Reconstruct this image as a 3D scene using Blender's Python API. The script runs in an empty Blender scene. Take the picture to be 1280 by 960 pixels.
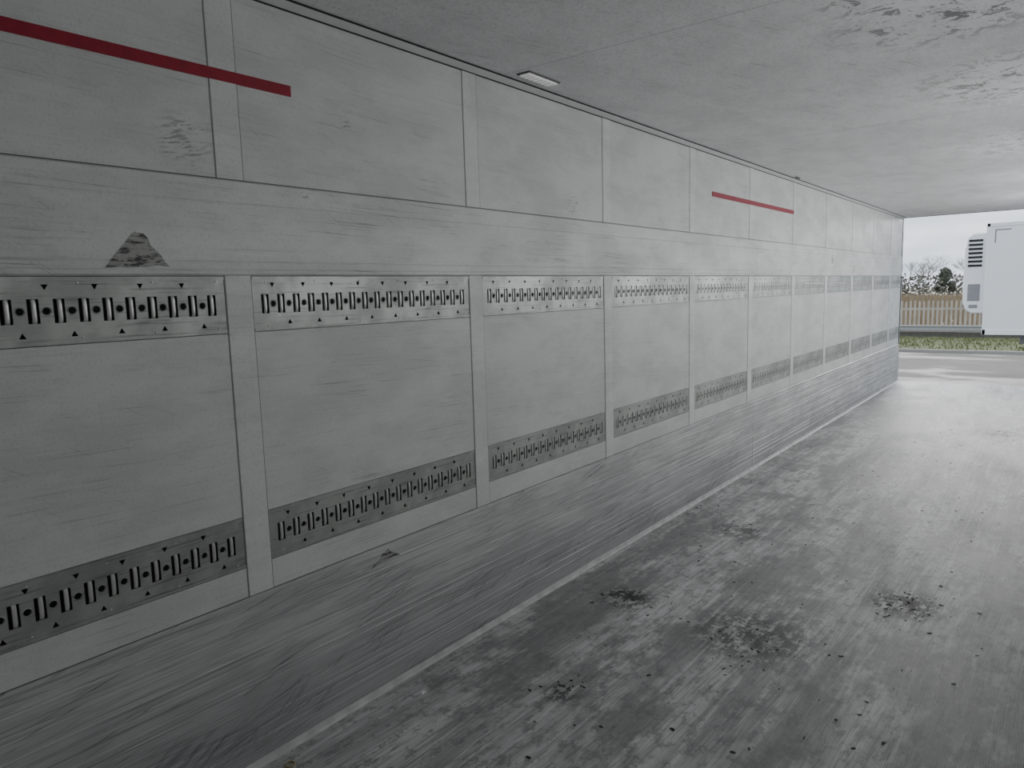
import bpy, bmesh, math, random
from mathutils import Vector, Matrix, noise
random.seed(7)
scene=bpy.context.scene
W=2.46; H=2.64; Y0=-0.42; Y1=13.12; ZG=-1.15
col=scene.collection

# ------------------------------------------------------------------ node helpers
class NT:
    def __init__(s,name):
        s.m=bpy.data.materials.new(name); s.m.use_nodes=True
        s.t=s.m.node_tree; s.n=s.t.nodes; s.l=s.t.links
        s.b=s.n['Principled BSDF']; s.tc=s.n.new('ShaderNodeTexCoord').outputs['Object']
    def setin(s,inp,v):
        if isinstance(v,bpy.types.NodeSocket): s.l.new(v,inp)
        elif isinstance(v,(tuple,list)) and len(v)==3 and inp.type=='RGBA': inp.default_value=(*v,1)
        else: inp.default_value=v
    def map(s,scale=(1,1,1),rot=(0,0,0),loc=(0,0,0),src=None):
        n=s.n.new('ShaderNodeMapping'); n.inputs['Scale'].default_value=scale
        n.inputs['Rotation'].default_value=rot; n.inputs['Location'].default_value=loc
        s.l.new(src or s.tc,n.inputs['Vector']); return n.outputs[0]
    def rmap(s,rot,scale):
        """rotate first, then stretch (so streaks really run along the rotated axis)"""
        return s.map(scale,src=s.map(rot=rot))
    def noise(s,scale,detail=3,rough=.55,vec=None,dist=0):
        n=s.n.new('ShaderNodeTexNoise'); n.inputs['Scale'].default_value=scale
        n.inputs['Detail'].default_value=detail; n.inputs['Roughness'].default_value=rough
        n.inputs['Distortion'].default_value=dist
        s.l.new(vec or s.tc,n.inputs['Vector']); return n.outputs['Fac']
    def wave(s,scale,vec=None,dist=0,direction='X'):
        n=s.n.new('ShaderNodeTexWave'); n.inputs['Scale'].default_value=scale; n.bands_direction=direction
        n.inputs['Distortion'].default_value=dist
        s.l.new(vec or s.tc,n.inputs['Vector']); return n.outputs['Fac']
    def ramp(s,fac,a,b,v0=0.,v1=1.):
        n=s.n.new('ShaderNodeMapRange'); n.clamp=True; n.interpolation_type='SMOOTHSTEP'
        s.setin(n.inputs['Value'],fac)
        n.inputs['From Min'].default_value=a; n.inputs['From Max'].default_value=b
        n.inputs['To Min'].default_value=v0; n.inputs['To Max'].default_value=v1
        return n.outputs[0]
    def math(s,op,a,b=0.):
        n=s.n.new('ShaderNodeMath'); n.operation=op
        s.setin(n.inputs[0],a); s.setin(n.inputs[1],b); return n.outputs[0]
    def mul(s,*a):
        r=a[0]
        for q in a[1:]: r=s.math('MULTIPLY',r,q)
        return r
    def mix(s,fac,a,b):
        n=s.n.new('ShaderNodeMix'); n.data_type='RGBA'
        s.setin(n.inputs[0],fac); s.setin(n.inputs[6],a); s.setin(n.inputs[7],b); return n.outputs[2]
    def spot(s,p,r,nz=None,k=.5):
        n=s.n.new('ShaderNodeVectorMath'); n.operation='DISTANCE'
        s.l.new(s.tc,n.inputs[0]); n.inputs[1].default_value=p
        d=n.outputs['Value']
        if nz is not None: d=s.math('ADD',d,s.math('MULTIPLY',s.math('SUBTRACT',nz,.5),r*k*4))
        return s.ramp(d,r,r*.3)
    def sep(s):
        n=s.n.new('ShaderNodeSeparateXYZ'); s.l.new(s.tc,n.inputs[0]); return n.outputs
    def bump(s,h,strength=.3,dist=.002):
        n=s.n.new('ShaderNodeBump'); n.inputs['Strength'].default_value=strength
        n.inputs['Distance'].default_value=dist; s.l.new(h,n.inputs['Height'])
        return n.outputs[0]
    def out(s,color=None,rough=None,metal=None,normal=None,spec=None):
        for k,v in (('Base Color',color),('Roughness',rough),('Metallic',metal),('Normal',normal),('Specular IOR Level',spec)):
            if v is not None: s.setin(s.b.inputs[k],v)
        return s.m
def plain(name,c,rough=.5,metal=0.,var=.12,scale=9):
    t=NT(name); n=t.noise(scale,1)
    return t.out(t.mix(n,tuple(v*(1-var) for v in c),tuple(min(1,v*(1+var)) for v in c)),rough,metal)

# ------------------------------------------------------------------ materials
def wall_mat(name,base,scr=.5,metal=0.,rough=.44,smudges=()):
    t=NT(name)
    blot=t.noise(3.,4,.68,t.map((1,.6,1.4)))
    grain=t.noise(120,1,.6)
    s1=t.noise(1.,3,.62,t.map((1,1.1,120)))
    s2=t.noise(1.,2,.6,t.rmap((.04,0,0),(1,2.0,300)))
    s3=t.noise(1.,2,.6,t.rmap((.55,0,0),(1,5,200)))
    c=t.mix(t.ramp(blot,.35,.65),base,tuple(v*.86 for v in base))
    c=t.mix(t.mul(t.ramp(grain,.5,.75),.18),c,(.3,.305,.30))
    c=t.mix(t.mul(t.ramp(s1,.58,.72),.26*scr),c,(.20,.20,.198))
    c=t.mix(t.mul(t.ramp(s2,.625,.675),t.ramp(blot,.42,.58),.75*scr),c,(.12,.12,.118))
    c=t.mix(t.mul(t.ramp(s3,.66,.70),t.ramp(blot,.46,.6),.45*scr),c,(.14,.14,.138))
    c=t.mix(t.mul(t.ramp(s2,.38,.31),.4*scr),c,(.94,.94,.93))
    if smudges:
        nz=t.noise(1.,3,.75,t.rmap((-.18,0,0),(1,12,90)))
        for p,r,k in smudges:
            c=t.mix(t.mul(t.spot(p,r),t.ramp(nz,.50,.60),k),c,(.05,.05,.045))
    nb=t.bump(t.noise(3.2,1,.4),.4,.012)
    return t.out(c,t.ramp(blot,.3,.7,rough-.06,rough+.12),metal,nb)
M_wall=wall_mat('grp_panel',(.76,.77,.755),.6,smudges=[((0,1.2,2.13),.12,.5),((0,1.84,2.28),.035,.8),((0,3.4,2.1),.09,.4),((0,.55,1.32),.035,.9),((0,6.35,1.35),.06,.6)])
M_strip=wall_mat('joint_strip',(.81,.82,.81),.35)
M_band=wall_mat('band_profile',(.77,.78,.765),1.,smudges=[((0,1.63,2.01),.025,1.),((0,8.85,1.91),.09,.9),((0,9.9,1.80),.08,.9),((0,.3,2.0),.15,.5)])

def kick_mat():
    t=NT('kick_plate_aluminium')
    z=t.sep()[2]
    blot=t.noise(2.6,4,.72,t.map((1,.45,2.)))
    s1=t.noise(1.,3,.62,t.map((1,.7,140))); s2=t.noise(1.,2,.65,t.rmap((.03,0,0),(1,1.5,300)))
    s3=t.noise(1.,2,.6,t.rmap((-.18,0,0),(1,1.8,200)))
    s4=t.noise(1.,2,.6,t.rmap((math.radians(-32),0,0),(1,2.5,140)))
    c=t.mix(t.ramp(blot,.35,.65),(.70,.705,.70),(.54,.545,.545))
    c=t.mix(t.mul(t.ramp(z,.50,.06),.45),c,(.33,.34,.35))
    c=t.mix(t.mul(t.ramp(s1,.52,.68),.45),c,(.16,.16,.165))
    c=t.mix(t.mul(t.ramp(s1,.42,.34),.40),c,(.88,.89,.89))
    c=t.mix(t.mul(t.ramp(s2,.57,.67),.55),c,(.11,.11,.11))
    c=t.mix(t.mul(t.ramp(s3,.60,.67),t.ramp(blot,.42,.56),.7),c,(.07,.07,.07))
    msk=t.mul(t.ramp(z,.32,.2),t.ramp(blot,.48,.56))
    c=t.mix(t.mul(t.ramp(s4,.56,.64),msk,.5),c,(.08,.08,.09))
    nb=t.bump(t.noise(4,1,.4),.3,.012)
    return t.out(c,t.ramp(blot,.3,.7,.36,.5),.25,nb)
M_kick=kick_mat()
def rail_mat():
    t=NT('galvanised_rail')
    n=t.noise(4,4,.7); s=t.noise(1.,3,.6,t.map((1,4,130)))
    c=t.mix(t.ramp(n,.35,.65),(.38,.39,.375),(.54,.55,.53))
    c=t.mix(t.mul(t.ramp(s,.54,.68),.5),c,(.13,.13,.13))
    return t.out(c,t.ramp(n,.35,.65,.50,.40),.5)
M_rail=rail_mat()
M_bar=plain('rail_bar_zinc',(.74,.74,.72),.35,.5)
M_dark=plain('recess_dark',(.02,.02,.02),.8)  # near-black backing sheet, paints in the shade behind the rail slots
M_gap=plain('joint_gap_shadowline',(.27,.27,.265),.7)
M_red=plain('red_tape',(.33,.010,.033),.5,var=.25,scale=30)
M_black=plain('black_seal',(.012,.012,.012),.6)
M_seal=plain('grey_sealant',(.16,.16,.16),.6)
M_trim=plain('white_trim',(.74,.745,.74),.4,var=.1)
M_cove=plain('dirty_cove',(.60,.60,.595),.5,var=.35,scale=14)
def marks_mat():
    t=NT('scuffed_label'); n=t.noise(1,4,.7,t.map((1,14,75))); n2=t.noise(60,3,.7)
    c=t.mix(t.ramp(n,.42,.52),(.045,.045,.04),(.42,.42,.40)); c=t.mix(t.mul(t.ramp(n2,.5,.6),.4),c,(.25,.25,.24))
    return t.out(c,.5)
M_label=marks_mat()

def ceil_mat():
    t=NT('ceiling_grp')
    n=t.noise(3.5,5,.72,t.map((1.2,.7,1))); n2=t.noise(10,5,.78,dist=.8); leather=t.noise(85,1,.6)
    sc=t.noise(1.,3,.65,t.rmap((0,0,.35),(60,3,1)))
    c=t.mix(t.ramp(n,.35,.68),(.80,.81,.815),(.68,.69,.695))
    c=t.mix(t.mul(t.ramp(leather,.48,.7),.36),c,(.42,.425,.43))
    c=t.mix(t.mul(t.ramp(sc,.58,.68),t.ramp(n,.42,.58),.4),c,(.24,.24,.24))
    for p,r,k in (((1.75,3.3,H),.6,.9),((1.62,2.9,H),.35,.9),((2.0,4.6,H),.9,.8),((2.1,6.8,H),1.2,.65)):
        c=t.mix(t.mul(t.spot(p,r,n2,.3),t.ramp(n2,.53,.58),k),c,(.11,.11,.108))
    nb=t.bump(t.math('ADD',t.noise(4,1,.5),t.mul(leather,.12)),.35,.008)
    return t.out(c,t.ramp(n2,.35,.65,.36,.5),0.,nb)
M_ceil=ceil_mat()

def floor_mat():
    t=NT('floor_phenolic')
    st=t.noise(1.,4,.68,t.map((3.2,.5,1))); st2=t.noise(1.,3,.7,t.map((30,.9,1))); st3=t.noise(1,3,.7,t.rmap((0,0,.06),(75,3.,1)))
    bl=t.noise(1.7,5,.76,t.map((1.3,.7,1),loc=(3,1,0))); bl2=t.noise(12,5,.85,t.map((1.3,.8,1)))
    weave=t.math('MAXIMUM',t.wave(40,None,.5,'X'),t.wave(40,None,.5,'Y'))
    c=t.mix(t.ramp(st,.36,.62),(.27,.27,.272),(.58,.585,.585))
    c=t.mix(t.mul(t.ramp(st2,.50,.64),.5),c,(.76,.76,.76))
    c=t.mix(t.mul(t.ramp(st3,.48,.62),.50),c,(.11,.11,.11))
    c=t.mix(t.mul(t.ramp(bl,.46,.58),.68),c,(.09,.09,.089))
    c=t.mix(t.mul(t.ramp(bl2,.50,.60),.6),c,(.07,.07,.069))
    c=t.mix(t.mul(t.ramp(weave,.6,1.),.32),c,(.74,.74,.735))
    for p,r,k in (((.40,3.25,0),.22,.95),((1.61,3.95,0),.26,.98),((.62,2.28,0),.12,.8),((1.09,3.2,0),.45,.75),((1.6,9.1,0),.35,.8),((.5,4.6,0),.3,.6)):
        c=t.mix(t.mul(t.spot(p,r,bl2,.5),t.ramp(bl2,.43,.53),k),c,(.025,.025,.025))
    nb=t.bump(t.math('ADD',weave,t.mul(st2,1.2)),.6,.0016)
    return t.out(c,t.ramp(bl,.35,.62,.68,.55),0.,nb,.33)
M_floor=floor_mat()

# ------------------------------------------------------------------ geometry helpers
def empty(name,loc=(0,0,0)):
    e=bpy.data.objects.new(name,None); e.location=loc; e.empty_display_size=.2; col.objects.link(e); return e
def from_bm(name,bm,mats,parent=None,smooth=False):
    me=bpy.data.meshes.new(name); bm.normal_update(); bm.to_mesh(me); bm.free()
    for m in (mats if isinstance(mats,(list,tuple)) else [mats]): me.materials.append(m)
    if smooth:
        for p in me.polygons: p.use_smooth=True
    o=bpy.data.objects.new(name,me); col.objects.link(o)
    if parent: o.parent=parent
    return o
def bbox(bm,a,b,mi=0):
    r=bmesh.ops.create_cube(bm,size=1)
    vs=r['verts']
    for v in vs:
        v.co=Vector([ (a[i]+b[i])/2+v.co[i]*(b[i]-a[i]) for i in range(3)])
    for f in {f for v in vs for f in v.link_faces}: f.material_index=mi
def boxes(name,lst,mats,parent=None,bev=0):
    bm=bmesh.new()
    for q in lst: bbox(bm,q[0],q[1],q[2] if len(q)>2 else 0)
    o=from_bm(name,bm,mats,parent)
    if bev:
        m=o.modifiers.new('bev','BEVEL'); m.width=bev; m.segments=2; m.limit_method='ANGLE'
    return o
def cyl(bm,p,r,d,axis='Z',seg=16,mi=0,r2=None):
    rot={'Z':Matrix(),'X':Matrix.Rotation(math.pi/2,4,'Y'),'Y':Matrix.Rotation(math.pi/2,4,'X')}[axis]
    q=bmesh.ops.create_cone(bm,segments=seg,radius1=r,radius2=r if r2 is None else r2,depth=d,cap_ends=True,matrix=Matrix.Translation(p)@rot)
    for f in {f for v in q['verts'] for f in v.link_faces}: f.material_index=mi
def profile(name,pts,y0,y1,mat,parent):
    bm=bmesh.new()
    a=[bm.verts.new((x,y0,z)) for x,z in pts]; b=[bm.verts.new((x,y1,z)) for x,z in pts]
    n=len(pts)
    for i in range(n):
        j=(i+1)%n
        bm.faces.new((a[i],a[j],b[j],b[i]))
    bm.faces.new(a); bm.faces.new(list(reversed(b)))
    bmesh.ops.recalc_face_normals(bm,faces=bm.faces)
    return from_bm(name,bm,mat,parent)

# ------------------------------------------------------------------ side walls
SC=[1.345+1.212*n for n in range(-1,10)]
SW=.047
bays=[]; prev=Y0
for c in SC: bays.append((prev,c-SW)); prev=c+SW
bays.append((prev,Y1))
Z_K,Z_L0,Z_L1,Z_U0,Z_U1,Z_B=.62,.725,.905,1.53,1.72,2.03

def rail_mesh(L,h):
    cu=bpy.data.curves.new('c','CURVE'); cu.dimensions='2D'; cu.fill_mode='BOTH'; cu.extrude=.0015
    def poly(pts):
        sp=cu.splines.new('POLY'); sp.points.add(len(pts)-1)
        for i,(a,b) in enumerate(pts): sp.points[i].co=(a,b,0,1)
        sp.use_cyclic_u=True
    poly([(0,0),(L,0),(L,h),(0,h)])
    p=.0635; n=int((L-.03)/p); off=(L-n*p)/2+p/2; cz=h/2
    bars=[]; rings=[]
    for i in range(n):
        y=off+i*p
        poly([(y-.0145,cz-.033),(y+.0145,cz-.033),(y+.0145,cz+.033),(y-.0145,cz+.033)])
        bars.append(y)
        if i<n-1:
            yy=y+p/2; r=.0105
            poly([(yy+r*math.cos(k*math.pi/5),cz+r*math.sin(k*math.pi/5)) for k in range(10)])
            rings.append(yy)
            if i%2==0:
                poly([(yy-.009,h-.021),(yy,h-.037),(yy+.009,h-.021)])
            else:
                poly([(yy-.009,.021),(yy+.009,.021),(yy,.037)])
    ob=bpy.data.objects.new('tmp',cu); col.objects.link(ob)
    dg=bpy.context.evaluated_depsgraph_get()
    me=bpy.data.meshes.new_from_object(ob.evaluated_get(dg))
    bpy.data.objects.remove(ob)
    bm=bmesh.new(); bm.from_mesh(me)
    for v in bm.verts: v.co=Vector((v.co.z,v.co.x,v.co.y))
    for f in bm.faces: f.material_index=0
    for y in bars:
        st=[]
        for k in range(7):
            a=-1+2*k/6; zz=cz+a*.0325; xx=-.0035-.003*a**6
            st.append([bm.verts.new((xx+.0045*math.cos(q),y+.003+.0068*math.sin(q),zz)) for q in [i*math.pi/4 for i in range(8)]])
        for k in range(6):
            for i in range(8):
                f=bm.faces.new((st[k][i],st[k][(i+1)%8],st[k+1][(i+1)%8],st[k+1][i])); f.material_index=1; f.smooth=True
    for y in rings:
        N=12; A=[];B=[];Cc=[]
        for i in range(N):
            q=2*math.pi*i/N; c_,s_=math.cos(q),math.sin(q)
            A.append(bm.verts.new((.0015,y+.0135*c_,cz+.0135*s_))); B.append(bm.verts.new((.004,y+.0115*c_,cz+.0115*s_))); Cc.append(bm.verts.new((-.002,y+.0095*c_,cz+.0095*s_)))
        for i in range(N):
            j=(i+1)%N
            for P,Q in ((A,B),(B,Cc)):
                f=bm.faces.new((P[i],P[j],Q[j],Q[i])); f.material_index=0; f.smooth=True
    for zz in (.006,h-.006): bbox(bm,(.0015,0,zz-.004),(.004,L,zz+.004),0)
    for k in range(6):
        yy=.04+(L-.08)*k/5
        for zz in (.017,h-.017):
            q=bmesh.ops.create_uvsphere(bm,u_segments=8,v_segments=5,radius=.0035,matrix=Matrix.Translation((.001,yy+.012,zz)))
            for v in q['verts']:
                for f in v.link_faces: f.material_index=1
    out=bpy.data.meshes.new('rail_plate'); bm.to_mesh(out); bm.free()
    out.materials.append(M_rail); out.materials.append(M_bar)
    return out
_cache={}
def get_rail(L,h):
    k=(round(L,3),h)
    if k not in _cache: _cache[k]=rail_mesh(L,h)
    return _cache[k]

def build_side(side,mirror):
    root=empty('wall_'+side)
    if mirror: root.location=(W,0,0); root.scale=(-1,1,1)
    boxes('shell',[((-.10,Y0-.08,-.12),(-.024,Y1,H+.08))],M_wall,root)
    rec=[]
    for a,b in bays:
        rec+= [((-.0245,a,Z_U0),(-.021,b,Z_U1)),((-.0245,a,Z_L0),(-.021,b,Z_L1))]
    boxes('panels',[((-.024,Y0,Z_B-.01),(0,Y1,H)),((-.024,Y0,Z_L1),(0,Y1,Z_U0)),((-.024,Y0,Z_K-.01),(0,Y1,Z_L0))],M_wall,root)
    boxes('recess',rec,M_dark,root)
    st=[];gap=[]
    for c in SC:
        for z0,z1 in ((Z_K+.001,Z_U1),(Z_B,H)):
            st.append(((-.024,c-SW,z0),(.0030,c+SW,z1)))
            for s in (-1,1):
                gap.append(((-.001,c+s*(SW+.0020)-.0012,z0),(.0008,c+s*(SW+.0020)+.0012,z1)))
    boxes('joint_strips',st,M_strip,root,.002)
    boxes('joint_gaps',gap,M_gap,root)
    def prof(z0,z1,xf,grooves,g=.0035,d=.004,bevel=.006):
        pts=[(-.024,z0),(.0,z0),(xf,z0+bevel)]
        for q in sorted(grooves):
            pts+= [(xf,q-g),(xf-d,q-g*.4),(xf-d,q+g*.4),(xf,q+g)]
        pts+= [(xf,z1-bevel),(0,z1),(-.024,z1)]
        return pts
    gb=[1.738,1.765,1.955]
    profile('band_near',prof(Z_U1,Z_B,.006,gb,.003,.002),Y0,6.3255,M_band,root)
    profile('band_far',prof(Z_U1,Z_B,.006,gb,.003,.002),6.3285,Y1,M_band,root)
    gk=[.585,.555,.50,.43,.395,.33,.30,.235,.17,.14,.10]
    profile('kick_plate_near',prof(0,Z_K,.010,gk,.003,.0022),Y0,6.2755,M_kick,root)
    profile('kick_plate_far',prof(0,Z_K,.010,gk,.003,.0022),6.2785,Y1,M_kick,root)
    profile('floor_cove',[(0,0),(.026,0),(.026,.004),(.017,.009),(.012,.026),(0,.026)],Y0,Y1,M_cove,root)
    profile('ceiling_cove',[(0,H),(0,H-.012),(.006,H-.016),(.05,H-.008),(.05,H)],Y0,Y1,M_trim,root)
    boxes('cove_seals',[((0,Y0,H-.0195),(.004,Y1,H-.013)),((.0495,Y0,H-.006),(.054,Y1,H+.001))],M_black,root)
    boxes('sealant',[((0,Y0,Z_B-.001),(.003,Y1,Z_B+.002)),((0,Y0,Z_K),(.003,Y1,Z_K+.002))],M_seal,root)
    for r,(z0,z1) in enumerate(((Z_U0,Z_U1),(Z_L0,Z_L1))):
        rr=empty('rail_row_%s'%('upper','lower')[r]); rr.parent=root
        for i,(a,b) in enumerate(bays):
            L=b-a-.008
            if L<.2: continue
            ob=bpy.data.objects.new('rail_plate_%d'%(i+1),get_rail(L,z1-z0-.004)); col.objects.link(ob)
            ob.location=(-.0022,a+.004,z0+.002); ob.parent=rr
    return root
wl=build_side('left',False)
wr=build_side('right',True)

def tape(y0,y1,z):
    boxes('red_load_limit_tape',[((.0,y0,z-.018),(.0045,y1,z+.018))],M_red)
tape(Y0+.02,1.60,2.355); tape(5.34,7.37,2.335)
def label(name,pts,x):
    bm=bmesh.new(); f=bm.faces.new([bm.verts.new((x,y,z)) for y,z in pts])
    bmesh.ops.subdivide_edges(bm,edges=bm.edges,cuts=5)
    for v in bm.verts: v.co.y+=random.uniform(-.006,.006); v.co.z+=random.uniform(-.004,.004)
    r=bmesh.ops.extrude_face_region(bm,geom=bm.faces[:])
    for v in r['geom']:
        if isinstance(v,bmesh.types.BMVert): v.co.x-=.0006
    bmesh.ops.recalc_face_normals(bm,faces=bm.faces)
    return from_bm(name,bm,M_label)
label('worn_triangle_sticker',[(.93,1.745),(1.115,1.75),(1.045,1.845),(1.02,1.845)],.0072)
label('worn_triangle_sticker',[(1.83,.545),(1.99,.555),(1.93,.60)],.0108)

# ------------------------------------------------------------------ floor, ceiling, bulkhead, rear frame
boxes('floor',[((.0,Y0-.08,-.14),(W,Y1+.10,0))],M_floor)
cl=empty('ceiling')
boxes('ceiling_skin',[((-.0,Y0-.08,H),(W,Y1,H+.10))],M_ceil,cl)
M_seam=plain('ceiling_seam',(.52,.525,.53),.5)
boxes('ceiling_seams',[((.056,y,H-.0006),(W-.056,y+.003,H+.001)) for y in (2.74,5.24,7.74,10.24)],M_seam,cl)
boxes('wall_front',[((-.0,Y0-.08,0),(W,Y0,H))],M_wall)
M_frame=plain('rear_frame_steel',(.55,.55,.55),.4,.3)
fr=empty('rear_door_frame')
boxes('posts',[((-.10,Y1,-.30),(-.004,Y1+.12,H+.16)),((W+.004,Y1,-.30),(W+.10,Y1+.12,H+.16)),((-.10,Y1,H+.004),(W+.10,Y1+.12,H+.16)),((-.10,Y1+.1,-.30),(W+.10,Y1+.14,-.01))],M_frame,fr,.004)
boxes('door_seal',[((-.006,Y1+.03,0),(.004,Y1+.05,H)),((W-.004,Y1+.03,0),(W+.006,Y1+.05,H)),((0,Y1+.03,H-.004),(W,Y1+.05,H+.006))],M_black,fr)
t=NT('lamp_lens'); M_lens=t.out((.95,.95,.93),.25)
t.b.inputs['Emission Color'].default_value=(1,1,1,1); t.b.inputs['Emission Strength'].default_value=.16
M_bez=plain('lamp_bezel',(.07,.07,.07),.4)
e=empty('ceiling_marker_lamp',(0.145,2.9,H))
boxes('bezel',[((-.038,-.128,-.005),(.038,.128,0))],M_bez,e,.003)
boxes('lens',[((-.028,-.117,-.012),(.028,.117,-.004))],M_lens,e,.003)
boxes('lens_ribs',[((-.020,-.10+.033*k,-.0135),(.020,-.097+.033*k,-.011)) for k in range(7)],M_seam,e)
e=empty('temperature_sensor',(0.10,7.15,H))
boxes('sensor_base',[((-.02,-.07,-.006),(.02,.07,0))],M_trim,e,.003)
boxes('sensor_probe',[((-.008,-.05,-.02),(.008,.05,-.005))],M_bez,e,.003)
def fill_light(i,y,P):  # added fill light and housing, out of view, brightening the interior
    boxes('fill_housing_%d'%i,[((.006,y-.55,1.85),(.022,y+.55,1.93))],M_bez,wr,.003)
    d=bpy.data.lights.new('fill_area','AREA'); d.shape='RECTANGLE'; d.size=.06; d.size_y=1.0; d.energy=P; d.color=(.97,.985,1)
    o=bpy.data.objects.new('fill_lamp_%d'%i,d); col.objects.link(o); o.parent=cl; o.location=(W-.026,y,1.89)
    o.rotation_euler=(0,math.radians(90),0)
for i,(y,P) in enumerate(((.9,2.3),(2.9,5.8),(4.9,9.5),(6.9,13),(8.9,16),(10.9,19))): fill_light(i+1,y,P)

# ------------------------------------------------------------------ debris on floor
M_bark=plain('debris_bark',(.03,.028,.025),.8,var=.4,scale=60)
bm=bmesh.new()
def flake(x,y,s):
    n=random.randint(5,7); a0=random.random()*6.28; el=random.uniform(.2,.6)
    vs=[]
    for k in range(n):
        q=2*math.pi*k/n; px=math.cos(q)*s*random.uniform(.7,1.1); py=math.sin(q)*s*el*random.uniform(.7,1.1)
        vs.append((x+px*math.cos(a0)-py*math.sin(a0),y+px*math.sin(a0)+py*math.cos(a0)))
    h=random.uniform(.001,.003)
    b=[bm.verts.new((p[0],p[1],.0002)) for p in vs]; t=[bm.verts.new((p[0],p[1],h*random.uniform(.6,1.6))) for p in vs]
    bm.faces.new(t)
    for k in range(n): bm.faces.new((b[k],b[(k+1)%n],t[(k+1)%n],t[k]))
for cx,cy,sp,cnt in ((.62,2.28,.05,14),(.42,3.2,.10,20),(1.61,3.95,.10,40),(1.09,3.2,.2,24),(1.62,9.1,.35,30),(1.3,5.5,.5,40),(.4,4.5,.3,16),(1.1,2.4,.5,24),(.9,7.5,.6,30),(1.5,3.5,.6,40)):
    for _ in range(cnt): flake(min(W-.06,max(.07,random.gauss(cx,sp))),random.gauss(cy,sp*1.2),random.uniform(.003,.011)*(1+cy*.07))
from_bm('floor_debris',bm,M_bark)
bm=bmesh.new()
N=20;rg=[]
for i in range(N):
    q=2*math.pi*i/N; rg.append([bm.verts.new(((.016+.0035*math.cos(k))*math.cos(q),(.016+.0035*math.cos(k))*math.sin(q),.0035+.0035*math.sin(k))) for k in [j*math.pi/3 for j in range(6)]])
for i in range(N):
    for k in range(6): bm.faces.new((rg[i][k],rg[(i+1)%N][k],rg[(i+1)%N][(k+1)%6],rg[i][(k+1)%6]))
o=from_bm('metal_ring',bm,plain('brass_ring',(.45,.38,.22),.35,.8),smooth=True); o.location=(.095,1.346,0)
bm=bmesh.new(); vs=[bm.verts.new(p) for p in ((0,0,0),(.012,.004,.003),(.016,.03,.012),(.004,.034,.004),(-.004,.016,.009))]; bm.faces.new(vs)
o=from_bm('plastic_scrap',bm,plain('scrap_white',(.8,.8,.8),.3)); o.location=(.156,1.93,.0005)

# ------------------------------------------------------------------ outside yard
def yard_mat():
    t=NT('yard_wet_concrete'); n=t.noise(.35,4,.6,t.map((.5,1.2,1))); n2=t.noise(3,4,.7); wet=t.ramp(n,.44,.56)
    c=t.mix(n2,(.10,.093,.084),(.155,.143,.126)); c=t.mix(t.mul(wet,.6),c,(.06,.058,.057))
    return t.out(c,t.ramp(wet,0,1,.85,.6),0.,None,.22)
def quadplane(name,x0,x1,y0,y1,z,mat):
    return boxes(name,[((x0,y0,z-.3),(x1,y1,z))],mat)
quadplane('ground_yard',-60,60,-25,32.0,ZG,yard_mat())
t=NT('verge_grass'); n=t.noise(1.2,4,.7); n2=t.noise(25,2,.7)
M_verge=t.out(t.mix(n,t.mix(n2,(.085,.115,.035),(.15,.175,.06)),t.mix(n2,(.17,.16,.09),(.10,.12,.045))),.9)
bm=bmesh.new()
nx,ny=240,10; vv=[[bm.verts.new((-60+120*i/nx,32.2+4.55*j/ny,ZG+(.0 if j==0 else .06+.05*noise.noise(Vector((i*.9,j*.7,0)))+.02*j))) for j in range(ny+1)] for i in range(nx+1)]
for i in range(nx):
    for j in range(ny): bm.faces.new((vv[i][j],vv[i+1][j],vv[i+1][j+1],vv[i][j+1]))
def blades(bm,cnt,x0,x1,y0,y1,zf,h0,h1,w,mi=0):
    for _ in range(cnt):
        x=random.uniform(x0,x1); y=random.uniform(y0,y1); h=random.uniform(h0,h1); zb=zf(x,y); a=random.random()*3.14
        dx,dy=math.cos(a)*w,math.sin(a)*w; lx,ly=random.gauss(0,.15)*h,random.gauss(0,.15)*h
        f=bm.faces.new((bm.verts.new((x-dx,y-dy,zb)),bm.verts.new((x+dx,y+dy,zb)),bm.verts.new((x+lx,y+ly,zb+h)))); f.material_index=mi
blades(bm,4000,-16,12,32.4,36.5,lambda x,y:ZG+.05+.045*(y-32.2),.04,.16,.03)
from_bm('grass_verge',bm,M_verge)
boxes('ground_kerb',[((-60,32.0,ZG-.1),(60,32.2,ZG+.10))],plain('kerb_concrete',(.30,.29,.27),.8))
M_sleep=plain('sleeper_wall_mat',(.07,.065,.055),.85,var=.5,scale=4)
boxes('low_sleeper_wall',[((-40+2.4*i,36.8,ZG-.2),(-40+2.4*i+2.37,36.98,ZG+.50+random.uniform(-.02,.02))) for i in range(32)],M_sleep,None,.01)
cb=empty('crash_barrier')
bm=bmesh.new()
pr=[(0,.0),(.04,.03),(.04,.08),(0,.11),(0,.15),(.04,.18),(.04,.23),(0,.26)]
pts=[(37.05-a,ZG+.53+b) for a,b in pr]
A=[bm.verts.new((-40,p[0],p[1])) for p in pts];B=[bm.verts.new((36,p[0],p[1])) for p in pts]
for i in range(len(pts)-1): bm.faces.new((A[i],B[i],B[i+1],A[i+1]))
from_bm('beam',bm,plain('barrier_zinc',(.34,.34,.33),.6,.3),cb)
boxes('posts',[((-40+2.4*i,37.06,ZG),(-40+2.4*i+.1,37.16,ZG+.78)) for i in range(32)],plain('barrier_post',(.3,.3,.3),.6),cb)
M_pale=plain('fence_pales',(.40,.365,.32),.8,var=.25,scale=3)
bm=bmesh.new()
x=-40
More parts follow.
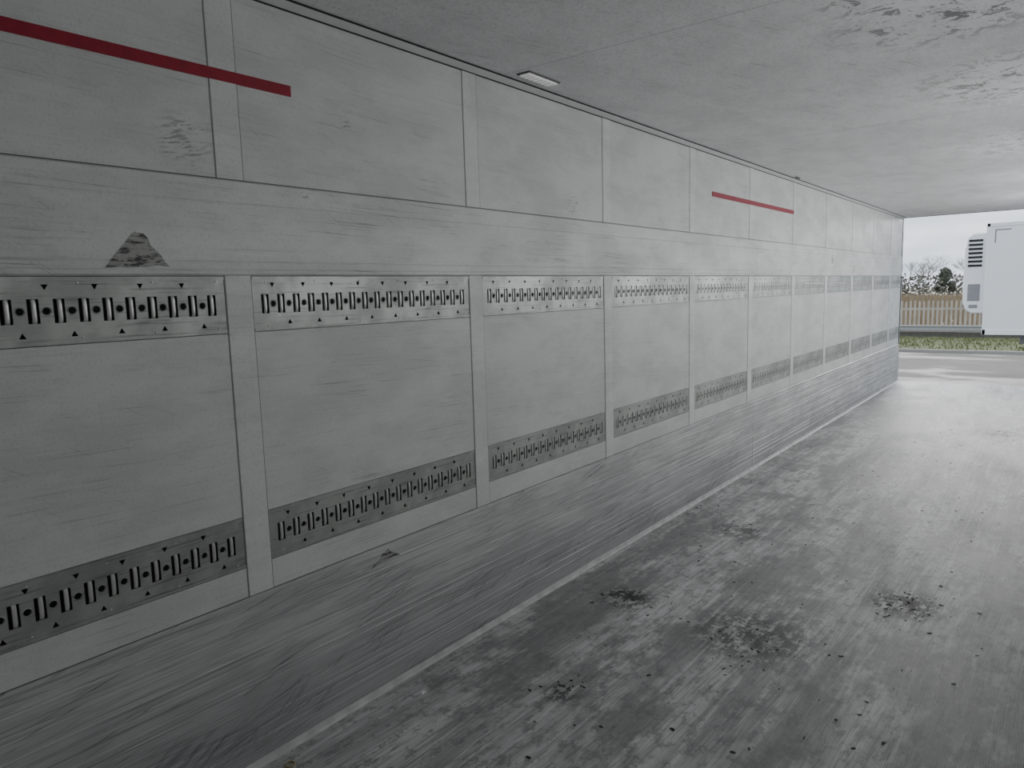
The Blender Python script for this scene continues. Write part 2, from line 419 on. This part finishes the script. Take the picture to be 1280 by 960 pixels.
while x<30:
    h=1.88+random.uniform(-.02,.02); w=.08
    z0=ZG+.03; z1=ZG+h
    vs0=[(x,z0),(x+w,z0),(x+w,z1-.06),(x+w/2,z1),(x,z1-.06)]
    a=[bm.verts.new((p[0],37.4,p[1])) for p in vs0]; b=[bm.verts.new((p[0],37.42,p[1])) for p in vs0]
    bm.faces.new(a); bm.faces.new(list(reversed(b)))
    for i in range(5): bm.faces.new((a[i],b[i],b[(i+1)%5],a[(i+1)%5]))
    x+=.18
for z0 in (.45,1.45): bbox(bm,(-40,37.42,ZG+z0),(30,37.47,ZG+z0+.09))
for i in range(26): bbox(bm,(-40+2.75*i,37.47,ZG-.2),(-40+2.75*i+.1,37.57,ZG+1.8))
bmesh.ops.recalc_face_normals(bm,faces=bm.faces)
from_bm('palisade_fence',bm,M_pale)
t=NT('field_reed'); n=t.noise(.12,4,.7,t.map((.4,1.6,1))); n2=t.noise(2,2,.7)
M_field=t.out(t.mix(n,(.24,.18,.12),t.mix(n2,(.34,.27,.18),(.19,.17,.10))),.9)
bm=bmesh.new(); bbox(bm,(-260,37.7,ZG-.5),(200,330,ZG-.02))
blades(bm,16000,-45,16,39,120,lambda x,y:ZG-.03,.5,1.25,.12)
from_bm('ground_field_reeds',bm,M_field)
def clump(bm,c,r,n,lw,mi=0):
    for _ in range(n):
        d=Vector((random.gauss(0,1),random.gauss(0,1),random.gauss(0,1))).normalized()*random.uniform(.6,1.05)
        p=Vector(c)+Vector((d.x*r[0],d.y*r[1],d.z*r[2])); u=Vector((random.gauss(0,1),random.gauss(0,1),random.gauss(0,1))).normalized()*lw; v=u.orthogonal().normalized()*lw*.8
        f=bm.faces.new([bm.verts.new(p+q) for q in (u,v,-u,-v)]); f.material_index=mi
TL=empty('distant_tree_line')
bm=bmesh.new()
x=-90
while x<50:
    hh=random.uniform(2.2,3.6); clump(bm,(x,150+random.uniform(-4,4),ZG+hh*.6),(3.2,2.,hh),170,.32)
    x+=3.0
from_bm('hedgerow',bm,plain('hedge_leaf',(.17,.165,.14),.9,var=.4,scale=.4),TL)
def tree(name,loc,h,mat,leafmat=None,seed=0):
    rnd=random.Random(seed); bm=bmesh.new()
    def limb(p,q,r0,r1,sides=5):
        d=(q-p).normalized(); u=d.orthogonal().normalized(); v=d.cross(u)
        A=[bm.verts.new(p+(u*math.cos(k)+v*math.sin(k))*r0) for k in [2*math.pi*i/sides for i in range(sides)]]
        B=[bm.verts.new(q+(u*math.cos(k)+v*math.sin(k))*r1) for k in [2*math.pi*i/sides for i in range(sides)]]
        for i in range(sides): bm.faces.new((A[i],A[(i+1)%sides],B[(i+1)%sides],B[i]))
    def grow(p,d,L,r,lv):
        q=p+d*L; limb(p,q,r,r*.7,5 if lv<3 else 3)
        if lv>=6: return
        for _ in range(3 if lv<5 else 2):
            nd=(d+Vector((rnd.gauss(0,.5),rnd.gauss(0,.5),rnd.gauss(.12,.3)))).normalized()
            grow(q,nd,L*rnd.uniform(.66,.86),r*.62,lv+1)
    grow(Vector((0,0,0)),Vector((0,0,1)),h*.25,h*.022,0)
    if leafmat:
        for _ in range(26):
            a=rnd.random()*6.28; zz=rnd.uniform(.25,.95); rr=h*.32*(1.05-zz)
            clump(bm,(math.cos(a)*rr,math.sin(a)*rr,h*zz),(h*.12,h*.12,h*.1),50,.25,1)
    o=from_bm(name,bm,[mat,leafmat or mat],TL); o.location=loc; return o
M_bk=plain('tree_bark',(.28,.26,.235),.9); M_lf=plain('evergreen_leaf',(.12,.135,.10),.9,var=.4,scale=.5)
for i,(x,y,h,ev) in enumerate(((-18.5,146,8,False),(-22,150,7.5,False),(-15.5,148,5,True),(-11.5,144,8,False),(-8,146,7.5,False),(-3,150,7,False),(-28,150,9,False),(-36,148,7,True),(2,148,8,False),(9,150,8,False))):
    tree('evergreen' if ev else 'bare_tree',(x,y,ZG-.1),h,M_bk,M_lf if ev else None,i)

# refrigerated trailer parked across the yard
M_white=plain('trailer_white',(.86,.87,.88),.35,var=.03); M_grey=plain('trailer_grey',(.25,.25,.26),.5); M_tyre=plain('tyre_rubber',(.02,.02,.02),.8)
tr=empty('refrigerated_trailer',(.38,22.7,0))
boxes('body',[((0,0,.22),(13.5,2.5,3.05))],M_white,tr,.03)
boxes('body_trims',[((-.01,-.012,.16),(13.51,2.512,.30)),((-.01,-.012,2.97),(13.51,2.512,3.065)),((-.012,-.012,.16),(.07,.06,3.06))],M_white,tr,.008)
boxes('corner_mark',[((.17,-.004,2.87),(.52,.002,2.90)),((.17,-.004,2.55),(.20,.002,2.87))],M_grey,tr)
bm=bmesh.new()
prf=[(0,.72),(-.30,.72),(-.42,.80),(-.50,.98),(-.52,1.4),(-.50,2.45),(-.44,2.74),(-.32,2.84),(0,2.84)]
A=[bm.verts.new((a,.25,b)) for a,b in prf];B=[bm.verts.new((a,2.25,b)) for a,b in prf]
bm.faces.new(A);bm.faces.new(list(reversed(B)))
for i in range(len(prf)): j=(i+1)%len(prf); bm.faces.new((A[i],A[j],B[j],B[i]))
bmesh.ops.recalc_face_normals(bm,faces=bm.faces)
o=from_bm('fridge_unit',bm,M_white,tr); m=o.modifiers.new('b','BEVEL'); m.width=.03; m.segments=2; m.limit_method='ANGLE'
lou=[((-.42,.235,2.62-.11*i),(-.10,.252,2.68-.11*i)) for i in range(7)]+[((-.525,.5,1.75-.09*i),(-.5,2.0,1.80-.09*i)) for i in range(6)]
boxes('fridge_louvres',lou,M_black,tr)
boxes('fridge_details',[((-.40,.235,1.05),(-.12,.253,1.5)),((-.36,.232,.86),(-.16,.25,.95))],M_grey,tr,.01)
boxes('chassis',[((.8,.65,-.12),(13.3,.8,.16)),((.8,1.7,-.12),(13.3,1.85,.16)),((13.3,.1,-.45),(13.45,2.4,-.25)),((12.9,.7,-.3),(13.4,.8,.0)),((12.9,1.7,-.3),(13.4,1.8,.0))],M_grey,tr)
boxes('landing_legs',[((2.6,.45,ZG+.06),(2.74,.6,.16)),((2.6,1.9,ZG+.06),(2.74,2.05,.16)),((2.5,.40,ZG),(2.84,.65,ZG+.06)),((2.5,1.85,ZG),(2.84,2.1,ZG+.06))],M_grey,tr,.01)
bm=bmesh.new()
for x in (8.6,9.95,11.3):
    for y in (.22,2.28):
        cyl(bm,(x,y,ZG+.5),.5,.36,'Y',32,0); cyl(bm,(x,y+(-.16 if y<1 else .16),ZG+.5),.28,.10,'Y',24,1)
    cyl(bm,(x,1.25,ZG+.5),.07,2.,'Y',12,1)
from_bm('wheels',bm,[M_tyre,M_grey],tr)

# ------------------------------------------------------------------ sky and soft sun behind cloud
w=bpy.data.worlds.new('overcast_sky'); scene.world=w; w.use_nodes=True
nt=w.node_tree; bg=nt.nodes['Background']
tc=nt.nodes.new('ShaderNodeTexCoord'); mp=nt.nodes.new('ShaderNodeMapping'); mp.inputs['Scale'].default_value=(3,3,16)
nz=nt.nodes.new('ShaderNodeTexNoise'); nz.inputs['Scale'].default_value=1.6; nz.inputs['Detail'].default_value=4
cr=nt.nodes.new('ShaderNodeValToRGB'); cr.color_ramp.elements[0].position=.38; cr.color_ramp.elements[1].position=.62
cr.color_ramp.elements[0].color=(.50,.58,.68,1); cr.color_ramp.elements[1].color=(.76,.81,.87,1)
nt.links.new(tc.outputs['Generated'],mp.inputs[0]); nt.links.new(mp.outputs[0],nz.inputs['Vector']); nt.links.new(nz.outputs['Fac'],cr.inputs[0]); nt.links.new(cr.outputs[0],bg.inputs['Color'])
bg.inputs['Strength'].default_value=2.2
sd=bpy.data.lights.new('hazy_sun','SUN'); sd.energy=6; sd.angle=math.radians(40); sd.color=(1,.985,.96)
so=bpy.data.objects.new('hazy_sun',sd); col.objects.link(so); so.location=(-5,30,15)
so.rotation_euler=Vector((.20,-1,-.15)).to_track_quat('-Z','Y').to_euler()

# ------------------------------------------------------------------ camera
f=895.5
ay=Vector((700,135,-f)).normalized(); az=-Vector((202,-6987,-f)).normalized()
az=(az-ay*az.dot(ay)).normalized(); ax=ay.cross(az)
R=Matrix((ax,ay,az))
cd=bpy.data.cameras.new('camera'); cd.sensor_width=36; cd.lens=f/1280*36; cd.clip_start=.02; cd.clip_end=1500
co=bpy.data.objects.new('camera',cd); col.objects.link(co)
co.matrix_world=Matrix.Translation((2.19,0,1.64))@R.to_4x4()
scene.camera=co
